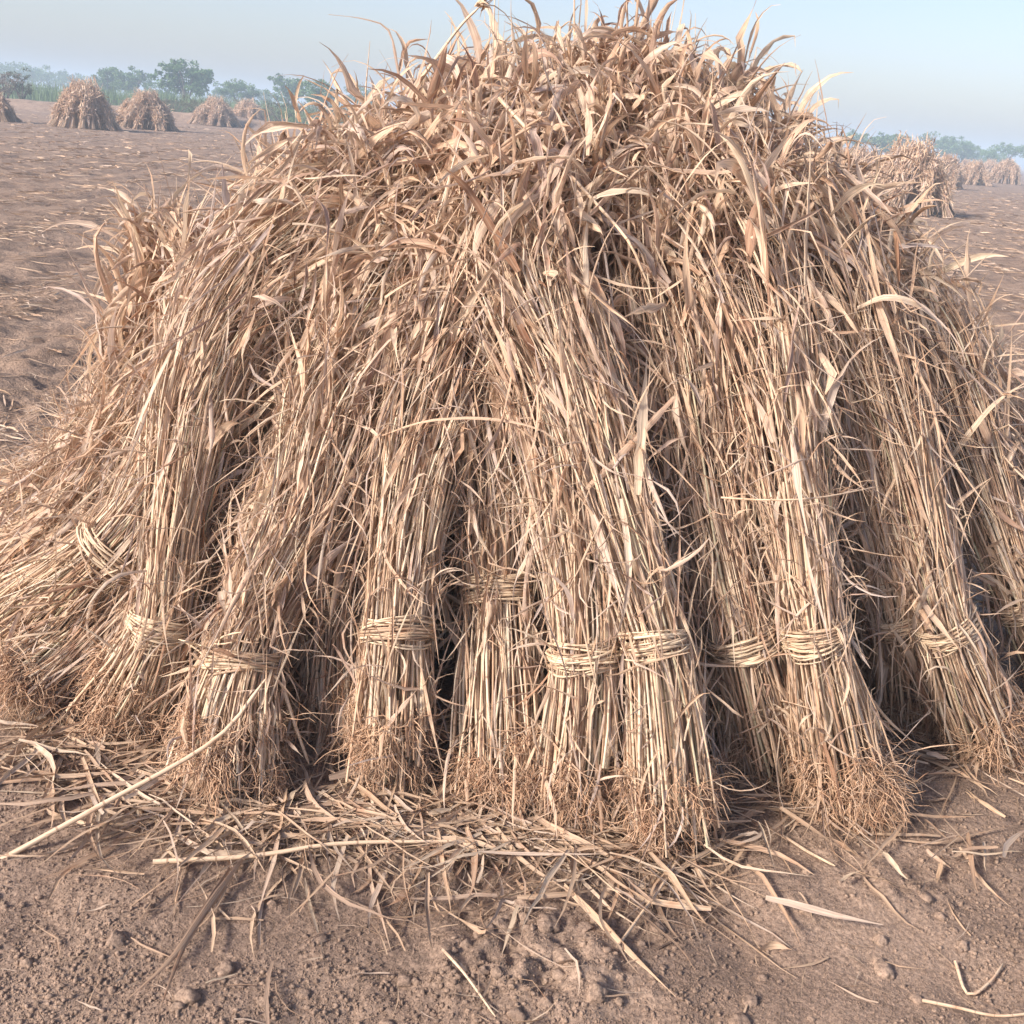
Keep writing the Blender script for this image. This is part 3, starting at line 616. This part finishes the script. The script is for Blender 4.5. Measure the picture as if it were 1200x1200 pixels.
loose('loose_stalk', 'thin straw lying almost level across the right hand sheaves', 'stalk', [(845, 583, 2.52), (900, 586, 2.48), (960, 583, 2.50), (1030, 570, 2.62)], .0024, 'stalk', 20, depth=1)
loose('dry_leaf', 'long leaf arching over the dark hollow above the recessed middle sheaf', 'leaf', [(445, 512, 2.62), (500, 495, 2.58), (570, 492, 2.56), (640, 508, 2.52), (690, 560, 2.48)], .0065, 'leaf', 21, depth=1)
loose('dry_leaf', 'long twisted leaf slanting down left across the two sheaves right of centre', 'leaf', [(790, 465, 2.62), (740, 520, 2.55), (690, 570, 2.50), (620, 620, 2.50)], .010, 'leaf', 22, depth=1)
loose('dry_leaf', 'broad hanging leaf strip in the grey shaded hollow right of centre', 'leaf', [(795, 455, 2.80), (790, 510, 2.74), (796, 570, 2.70), (800, 610, 2.68)], .014, 'leaf', 23, depth=1)
loose('dry_leaf', 'forked dead leaf standing up above the left slope', 'leaf', [(322, 250, 3.3), (314, 190, 3.3), (312, 150, 3.3), (310, 128, 3.3), (285, 128, 3.28), (268, 130, 3.26)], .0075, 'leaf', 24, depth=1)
loose('dry_leaf', 'slender curved leaf arching out above the left crest against the sky', 'leaf', [(478, 150, 3.4), (466, 80, 3.4), (455, 35, 3.4), (425, 22, 3.4), (385, 17, 3.4)], .0042, 'leaf', 25, depth=1)
loose('seed_stalk', 'long stalk with a tufted tip reaching into the sky left of the summit', 'stalk', [(485, 105, 3.3), (510, 70, 3.32), (540, 30, 3.34), (562, 8, 3.35)], .0048, 'stalk', 26, depth=1)
loose('dry_leaf', 'yellow hooked leaf curling on the outer right face', 'leaf', [(1005, 362, 2.95), (1040, 350, 2.90), (1080, 362, 2.90), (1105, 390, 2.92), (1112, 430, 2.95)], .012, 'leaf', 27, depth=1)
loose('dry_leaf', 'dark leaf jutting out at the right edge over the field', 'leaf', [(1100, 560, 3.0), (1140, 505, 3.0), (1170, 470, 3.0), (1215, 440, 3.0)], .011, 'leaf', 28, depth=1)

# ------------------------------------------------------------------ clods and crumbs
def ico(sub):
    import bmesh
    bm = bmesh.new(); bmesh.ops.create_icosphere(bm, subdivisions=sub, radius=1)
    v = np.array([x.co[:] for x in bm.verts]); f = np.array([[x.index for x in t.verts] for t in bm.faces]); bm.free(); return v, f
iv, if_ = ico(2+1); jv, jf = ico(1)
rng = np.random.RandomState(77)
protos = []
for p in range(6):
    v = iv.copy(); o3 = rng.rand(3)*50
    d = 1+.45*vnoise(v[:, 0]*1.6+o3[0]+v[:, 2], v[:, 1]*1.6+o3[1]-v[:, 2]*.7, p)+.28*vnoise(v[:, 0]*3.7+o3[2], v[:, 1]*3.7+v[:, 2]*3.1, p+9)+.20*vnoise(v[:, 0]*8+o3[0], v[:, 1]*8+v[:, 2]*7, p+5)+.10*vnoise(v[:, 0]*17+v[:, 2]*13, v[:, 1]*17-v[:, 2]*9, p+6)
    for q in range(7):   # broken faces
        nn = nrm(rng.normal(size=3)); cut = rng.uniform(.62, .85); ov = np.maximum(v@nn*d-cut, 0); d = d*(1-.0*ov); v = v-nn*(ov/np.maximum(d, .3))[:, None]*.8
    v = v*d[:, None]*np.array([1, rng.uniform(.75, 1), rng.uniform(.6, .8)])
    me = make_mesh('soil_clod', v, if_, smooth_shade=False); me.materials.append(M['clod']); protos.append(me)
big = [(610, 1065, .030, 'largest soil lump on the churned heap below the middle of the stack'), (640, 1090, .026, 'soil lump just right of the largest lump on the churned heap'),
       (660, 1130, .028, 'long flattish soil lump low on the churned heap'), (697, 1178, .026, 'grey round stone like clod at the bottom edge right of the heap'),
       (855, 1050, .018, 'grey pebble clod below the foremost root end'), (218, 1175, .027, 'big pale clod near the bottom left edge'), (135, 1108, .024, 'clod on smooth soil at lower left'),
       (265, 1140, .020, 'clod at the end of the trailing leaf blades at lower left'), (878, 1178, .020, 'dark clod beside the straws near the bottom right'), (945, 1024, .013, 'single small clod right of the short yellow straw'),
       (1035, 1135, .024, 'pale lump on open soil at lower right'), (1130, 1105, .016, 'clod beside the crooked root strand'), (545, 1112, .016, 'round clod left of the churned heap')]
for i, (px, py, r, lab) in enumerate(big):
    g = G(px, py); o = bpy.data.objects.new('soil_clod', protos[i % 6]); C.objects.link(o)
    o.location = (g[0], g[1], float(ground_h(g[0], g[1]))+r*.05); o.scale = (r,)*3; o.rotation_euler = (0, 0, rng.rand()*6.28)
    tag(o, lab, 'clod', 'soil clods in the foreground')
for i in range(130):
    if rng.rand() < .35: px, py = rng.normal()*60+640, rng.normal()*45+1115
    elif rng.rand() < .5: px, py = rng.normal()*170+560, rng.uniform(1060, 1215)
    else: px, py = rng.uniform(-20, 1220), rng.uniform(1030, 1215)
    r = .006+.015*rng.rand()**2; g = G(px, py); o = bpy.data.objects.new('soil_clod', protos[rng.randint(6)]); C.objects.link(o)
    o.location = (g[0], g[1], float(ground_h(g[0], g[1]))+r*.05); o.scale = (r,)*3; o.rotation_euler = (0, 0, rng.rand()*6.28)
    tag(o, 'small brown soil clod lying on the bare foreground soil', 'clod', 'small soil clods in the foreground')
n = 42000
px = rng.uniform(-60, 1260, n); py = rng.uniform(880, 1260, n)**1.0
pts = np.array([G(a, b) for a, b in zip(px, py)])
dens = vnoise(pts[:, 0]*2.5, pts[:, 1]*2.5, 61)+.5*vnoise(pts[:, 0]*7, pts[:, 1]*7, 62)
pts = pts[dens > -.12+rng.normal(size=n)*.12]; n = len(pts)
r = .0009+.0058*rng.rand(n)**4.5
pv = jv[None]*(1+rng.normal(size=(n, len(jv), 1))*.28)*r[:, None, None]*rng.uniform(.6, 1.2, (n, 1, 3))
pv = pv+np.stack([pts[:, 0], pts[:, 1], ground_h(pts[:, 0], pts[:, 1])+r*.15], -1)[:, None, :]
fv = (jf[None]+np.arange(n)[:, None, None]*len(jv)).reshape(-1, 3)
n2 = 60000
px = rng.uniform(-60, 1260, n2); py = rng.uniform(900, 1260, n2); p2 = np.array([G(a, b) for a, b in zip(px, py)])
r2 = rng.uniform(.0007, .0021, n2)
q2 = jv[None]*(1+rng.normal(size=(n2, len(jv), 1))*.25)*r2[:, None, None]+np.stack([p2[:, 0], p2[:, 1], ground_h(p2[:, 0], p2[:, 1])+r2*.1], -1)[:, None, :]
fv = np.vstack([fv, (jf[None]+np.arange(n2)[:, None, None]*len(jv)).reshape(-1, 3)+n*len(jv)]); pv = np.concatenate([pv, q2])
me = make_mesh('soil_crumbs', pv, fv, smooth_shade=False); me.materials.append(M['clod']); o = bpy.data.objects.new('soil_crumbs', me); C.objects.link(o)
tag(o, 'fine crumbs of dry soil covering the foreground', 'soil crumbs', kind='stuff')

# ------------------------------------------------------------------ distant stacks
def stack_mesh_set(seed, R=1.5, Ht=1.95, n=23):
    rng = np.random.RandomState(seed); out = []
    for i in range(n):
        ring = 0 if i < 14 else 1
        a = i*2*math.pi/14+rng.normal()*.14 if ring == 0 else (i-14)*2*math.pi/9+rng.normal()*.25
        rb = R*(1 if ring == 0 else .55)*rng.uniform(.86, 1.1); hh = Ht*(rng.uniform(.60, .84) if ring == 0 else rng.uniform(.84, 1.02))
        hr = (.42 if ring == 0 else .18)*R
        b = np.array([rb*math.cos(a), rb*math.sin(a), 0.02]); h = np.array([hr*math.cos(a+.3)*rng.uniform(.7, 1.2), hr*math.sin(a+.3)*rng.uniform(.7, 1.2), hh])
        ctrl = [b, b+(h-b)*.24, b+(h-b)*.62+np.array([math.cos(a), math.sin(a), 0])*.07, h]
        m = 26; k = 5; S = np.linspace(0, 1, k)[None, :]*rng.uniform(.8, 1.04, (m, 1))
        c, _ = curve_eval(ctrl, S); Rd = np.interp(S, [0, .24, .6, 1], [.16, .09, .17, .2])
        th = rng.rand(m, 1)*6.28; rr = Rd*rng.rand(m, 1)**.4
        u = np.array([-math.sin(a), math.cos(a), 0]); v = np.array([math.cos(a), math.sin(a), .25])
        P = c+u*(rr*np.cos(th))[..., None]+v*(rr*np.sin(th))[..., None]; P[..., 2] = np.maximum(P[..., 2], .01)
        mb = MB(); tubes(mb, P, np.full((m, k), .012), rng.rand(m), 3)
        m = 240; sl = rng.uniform(.30, 1.0, m); c, _ = curve_eval(ctrl, sl); th = rng.rand(m)*6.28
        rd = u*np.cos(th)[:, None]+v*np.sin(th)[:, None]; base = c+rd*(np.interp(sl, [0, .24, .6, 1], [.16, .09, .17, .2])*1.05)[:, None]
        d = nrm(h-b)*rng.normal(size=(m, 1))*.8+rd*.1+rng.normal(size=(m, 3))*.20
        blades(mb, rng, base, d, rng.uniform(.15, .42, m), rng.uniform(.4, 1.4, m), .4, rng.uniform(.012, .026, m), k=5)
        me = mb.mesh('sheaf'); me.materials.append(M['leaf']); out.append(me)
    return out
sets = [stack_mesh_set(s, R, Ht) for s, R, Ht in ((1, 1.5, 2.05), (2, 1.6, 1.8), (3, 1.1, 1.95))]
def far_stack(px, D, k, scale, rot, label):
    x = V(px, 120, D)[0]; r = empty('straw_stack', (x, D, float(ground_h(x, D))-.01)); r.scale = (scale,)*3; r.rotation_euler = (0, 0, rot)
    tag(r, label, 'straw stack', 'straw stacks out on the field')
    for me in sets[k]:
        o = bpy.data.objects.new('sheaf', me); C.objects.link(o); o.parent = r
for a in [(-22, 54, 1, 1.0, 0., 'straw stack cut off by the left edge of the photo beside the grey brush'),
          (98, 53, 0, 1.0, .5, 'largest straw stack of the left row, with a peaked top'),
          (170, 60, 1, 1.02, 2.1, 'second rounded straw stack of the left row under the big round tree'),
          (252, 82, 1, 1.03, 4.0, 'low straw stack of the left row, right of the big round tree'),
          (290, 92, 0, .95, 1.1, 'straw stack furthest right in the left row, half behind the forked leaf'),
          (1082, 35, 0, 1.02, 2.6, 'big near straw stack standing just right of the stack at the right slope'),
          (1022, 46, 1, 1.0, 3.3, 'straw stack half hidden by the right slope of the near stack'),
          (1125, 70, 2, .95, .2, 'narrow upright straw stack right of the big near one'),
          (1158, 88, 1, .95, 1.9, 'rounded straw stack between the narrow one and the right edge'),
          (1196, 105, 0, 1.0, .9, 'straw stack cut by the right edge of the photo'),
          (1148, 135, 1, 1.0, 5.0, 'faint far straw stack showing behind the rounded one on the right'),
          (1176, 140, 0, 1.0, 5.6, 'faint far straw stack between the rounded one and the one at the right edge'),
          (1000, 75, 1, 1.0, 5.6, 'faint straw stack peeping out close to the top of the right slope')]:
    far_stack(*a)

# ------------------------------------------------------------------ trees and shrubs
def tree(px, D, Ht, Wd, seed, label, mat='foliage', name='field_tree', cat='tree', group='trees beyond the field', trunk=.22, leaf=.15, ncl=70, per=60, gap=.35, dy=0):
    rng = np.random.RandomState(seed)
    x = V(px, 120, D)[0]; z = float(ground_h(x, D)); r = empty(name, (x, D, z)); tag(r, label, cat, group)
    # trunk with limbs
    mb = MB(); th = Ht*trunk; k = 6
    P = np.zeros((1, k, 3)); P[0, :, 2] = np.linspace(-.1, th*1.3, k); P[0, :, 0] = np.cumsum(rng.normal(size=k)*.04*Ht/6); P[0, :, 0] -= P[0, 0, 0]
    tubes(mb, P, np.linspace(.05, .03, k)[None, :]*Ht*.8, np.array([.5]), 8)
    nl = 7; ends = []
    L = np.zeros((nl, 6, 3))
    for i in range(nl):
        a = i*2*math.pi/nl+rng.normal()*.3; e = np.array([math.cos(a)*Wd*.36*rng.uniform(.5, 1.1), math.sin(a)*Wd*.36*rng.uniform(.5, 1.1), Ht*rng.uniform(.5, .88)])
        s = np.array([P[0, 3, 0], 0, th*.8]); t = np.linspace(0, 1, 6)[:, None]
        L[i] = s+(e-s)*t+np.array([0, 0, 1])*np.sin(t*math.pi)*.06*Ht+rng.normal(size=(6, 3))*.015*Ht*t; ends.append(e)
    tubes(mb, L, np.linspace(.026, .008, 6)[None, :]*Ht*.8, rng.rand(nl), 6)
    mb.obj('trunk', M['bark'], r)
    # crown of leaf clumps, uneven outline with holes
    ends = np.array(ends); cl = []
    while len(cl) < ncl:
        if rng.rand() < .4: c = ends[rng.randint(nl)]+rng.normal(size=3)*np.array([Wd*.12, Wd*.12, Ht*.08])
        else:
            q = nrm(rng.normal(size=3))*rng.rand()**.5; c = np.array([q[0]*Wd*.5, q[1]*Wd*.5, Ht*(trunk+.06+(1-trunk-.06)*(.5+.5*q[2]))])
            if vnoise(c[0]*1.1/Wd*5+seed, c[2]*1.1/Ht*5+seed, seed) < -.22*gap+.0: continue
        cl.append(c)
    cl = np.array(cl); cr = rng.uniform(.06, .12, ncl)*(Wd+Ht)*.5
    cen = np.repeat(cl, per, 0)+nrm(rng.normal(size=(ncl*per, 3)))*(np.repeat(cr, per)*rng.rand(ncl*per)**.5)[:, None]*np.array([1.15, 1.15, .75])
    cen[:, 2] = np.maximum(cen[:, 2], .1)
    n = len(cen); s = leaf*rng.uniform(.6, 1.4, n)*Ht/6
    A = nrm(rng.normal(size=(n, 3))); Bv = nrm(np.cross(A, rng.normal(size=(n, 3))))
    q = np.stack([cen-A*s[:, None], cen+Bv*s[:, None]*.6, cen+A*s[:, None], cen-Bv*s[:, None]*.6], 1)
    shade = np.clip(np.repeat(rng.rand(ncl), per)*.6+rng.rand(n)*.4, 0, 1)
    sp = np.zeros((n, 4, 3)); sp[..., 0] = shade[:, None]
    mb = MB(); mb.add(q, np.arange(n*4).reshape(n, 4), sp); mb.obj('crown', M[mat], r, smooth_shade=False)
tree(219, 140, 6.3, 6.6, 1, 'big round green tree on the left skyline, taller than its neighbours', ncl=85, gap=.55)
tree(156, 170, 5.6, 5.6, 2, 'round bluish tree just left of the big round tree')
tree(126, 175, 5.2, 5.6, 3, 'hazy tree between the peaked straw stack and the round bluish tree')
tree(188, 160, 3.6, 4.6, 13, 'low dark tree tucked under the left side of the big round tree')
tree(282, 165, 4.8, 5.2, 4, 'small hazy tree halfway between the big round tree and the near stack')
tree(262, 210, 5.0, 6.0, 14, 'pale far tree showing between the big round tree and the small hazy tree')
tree(340, 165, 6.0, 5.6, 5, 'bluish round tree behind the yellow green tree near the left slope')
tree(372, 140, 5.0, 6.4, 6, 'yellow green spreading tree near the left slope of the stack')
tree(312, 230, 4.5, 8.0, 15, 'faint wide tree low on the horizon left of the near stack')
tree(425, 200, 6.0, 7.0, 7, 'hazy tree peeping over the upper left slope of the stack')
tree(1042, 190, 5.2, 4.6, 8, 'dark small tree on the right skyline left of the big straw stack')
tree(1008, 215, 5.6, 6.0, 9, 'pale tree rising beside the right slope of the stack')
tree(1064, 215, 5.8, 4.2, 10, 'slim hazy tree between the dark small tree and the big straw stack')
tree(1115, 230, 6.6, 9.5, 11, 'wide hazy tree right behind the big straw stack')
tree(1140, 235, 5.6, 8.0, 16, 'lower hazy tree adjoining the wide hazy tree')
tree(1190, 225, 5.6, 9.0, 12, 'hazy tree cut by the right edge of the photo')
tree(1165, 250, 4.0, 9.0, 17, 'faint low tree filling the dip on the right skyline')
for i, (px, D, h, w) in enumerate([(40, 280, 6.6, 16), (62, 300, 6.2, 18), (85, 285, 5.4, 18), (5, 290, 6.5, 18), (110, 300, 5, 16)]):
    tree(px, D, h, w, 40+i, 'pale far off tree in the faint row on the left horizon', group='faint row of far trees at left', ncl=40, per=50, leaf=.22, gap=.2)
tree(6, 84, 2.6, 3.0, 21, 'grey green shrub with spiky shoots at the left edge', 'drybush', 'shrub', 'shrub', 'shrubs along the bund', .12, .10, 40, 60)
tree(26, 86, 3.0, 2.2, 22, 'tall spiky shrub right of the shrub at the left edge', 'shrub', 'shrub', 'shrub', 'shrubs along the bund', .12, .10, 36, 60)
for i, (px, D, h, w, mt) in enumerate([(205, 92, 1.6, 4.5, 'shrub'), (232, 96, 2.0, 5.0, 'shrub'), (262, 98, 1.6, 4.5, 'shrub'), (300, 100, 1.9, 5.0, 'drybush'), (330, 98, 2.0, 5.0, 'shrub'), (352, 95, 1.5, 4.0, 'crop'), (378, 98, 2.3, 5.5, 'drybush'), (408, 96, 2.6, 5.5, 'shrub'), (180, 94, 1.5, 4.0, 'drybush'), (140, 92, 1.1, 3.6, 'drybush')]):
    tree(px, D, h, w, 60+i, 'low scrubby bush growing along the earth bund beyond the left field', mt, 'shrub', 'shrub', 'low bushes on the bund', .1, .16, 34, 50, gap=.1)
# strip of green crop behind the bund
rng = np.random.RandomState(9); n = 9000
X = rng.uniform(-75, -14, n); Y = rng.uniform(108, 140, n); z = ground_h(X, Y); hgt = rng.uniform(1.5, 2.5, n)*(1+.25*vnoise(X*.2, Y*.2, 3))
k = 4; P = np.zeros((n, k, 3)); a = rng.rand(n)*6.28; b = rng.uniform(.1, .7, n)
for j in range(k):
    t = j/(k-1); P[:, j] = np.stack([X+np.cos(a)*b*t*t, Y+np.sin(a)*b*t*t, z+hgt*t*(1-.25*t*b)], -1)
mb = MB(); ribbons(mb, P, .07*(1-np.linspace(0, .9, k))[None, :]*np.ones((n, 1)), np.full(n, .3), rng.normal(size=(n, 3)), rng.normal(size=n), rng.rand(n))
o = mb.obj('green_crop', M['crop']); tag(o, 'strip of standing green crop beyond the earth bund', 'crop', kind='stuff')

# ------------------------------------------------------------------ haze
import bmesh
bm = bmesh.new(); bmesh.ops.create_cube(bm, size=1); me = bpy.data.meshes.new('haze'); bm.to_mesh(me); bm.free()
hz = bpy.data.objects.new('haze', me); C.objects.link(hz); hz.scale = (1900, 1900, 14); hz.location = (0, 0, 5.0)
mm, nt, nd, lk = new_mat('haze_air'); oo = nd.new('ShaderNodeOutputMaterial'); pv = nd.new('ShaderNodeVolumePrincipled')
pv.inputs['Color'].default_value = (.66, .84, 1.0, 1); pv.inputs['Density'].default_value = .0024; pv.inputs['Anisotropy'].default_value = 0.0
lk.new(pv.outputs[0], oo.inputs['Volume']); me.materials.append(mm)
tag(hz, 'pale morning haze over the whole field', 'haze', kind='stuff')

# ------------------------------------------------------------------ light, sky, camera
SUN_DIR = Vector((-.82, -.60, .62)).normalized()      # towards the sun
sl = bpy.data.lights.new('sun', 'SUN'); sl.energy = 2.9; sl.angle = math.radians(12.0); sl.color = (1, .91, .82)
so = bpy.data.objects.new('sun', sl); C.objects.link(so); so.rotation_euler = SUN_DIR.to_track_quat('Z', 'Y').to_euler()
w = bpy.data.worlds.new('World'); scene.world = w; w.use_nodes = True
wn = w.node_tree.nodes; wl = w.node_tree.links; bg = wn['Background']
sk = wn.new('ShaderNodeTexSky'); sk.sky_type = 'NISHITA'; sk.sun_disc = False
sk.sun_elevation = math.asin(SUN_DIR.z); sk.sun_rotation = math.atan2(SUN_DIR.x, SUN_DIR.y)
sk.air_density = 1.0; sk.dust_density = 2.0; sk.ozone_density = 2.5
ht = wn.new('ShaderNodeMix'); ht.data_type = 'RGBA'; ht.blend_type = 'MULTIPLY'; ht.inputs[0].default_value = 1
ht.inputs[7].default_value = (1.03, .915, .93, 1); wl.new(sk.outputs[0], ht.inputs[6])      # hazy, slightly greyed sky
wl.new(ht.outputs[2], bg.inputs[0]); bg.inputs[1].default_value = .091
cd = bpy.data.cameras.new('camera'); cd.sensor_width = 36; cd.lens = F/1200*36; cd.clip_start = .05; cd.clip_end = 4000
co = bpy.data.objects.new('camera', cd); C.objects.link(co)
c, s = math.cos(ROLL), math.sin(ROLL); cp, sp_ = math.cos(PITCH), math.sin(PITCH)
right = Vector((c, s*sp_, s*cp)); up = Vector((-s, c*sp_, c*cp)); back = Vector((0, -cp, sp_))
co.matrix_world = Matrix(((right.x, up.x, back.x, 0), (right.y, up.y, back.y, 0), (right.z, up.z, back.z, H), (0, 0, 0, 1)))
scene.camera = co
scene.render.engine = 'CYCLES'
scene.cycles.max_bounces = 6; scene.cycles.diffuse_bounces = 4; scene.cycles.volume_bounces = 1; scene.cycles.transparent_max_bounces = 8
scene.cycles.use_denoising = True
scene.view_settings.view_transform = 'Standard'; scene.view_settings.look = 'None'; scene.view_settings.gamma = 1; scene.view_settings.exposure = 1.31
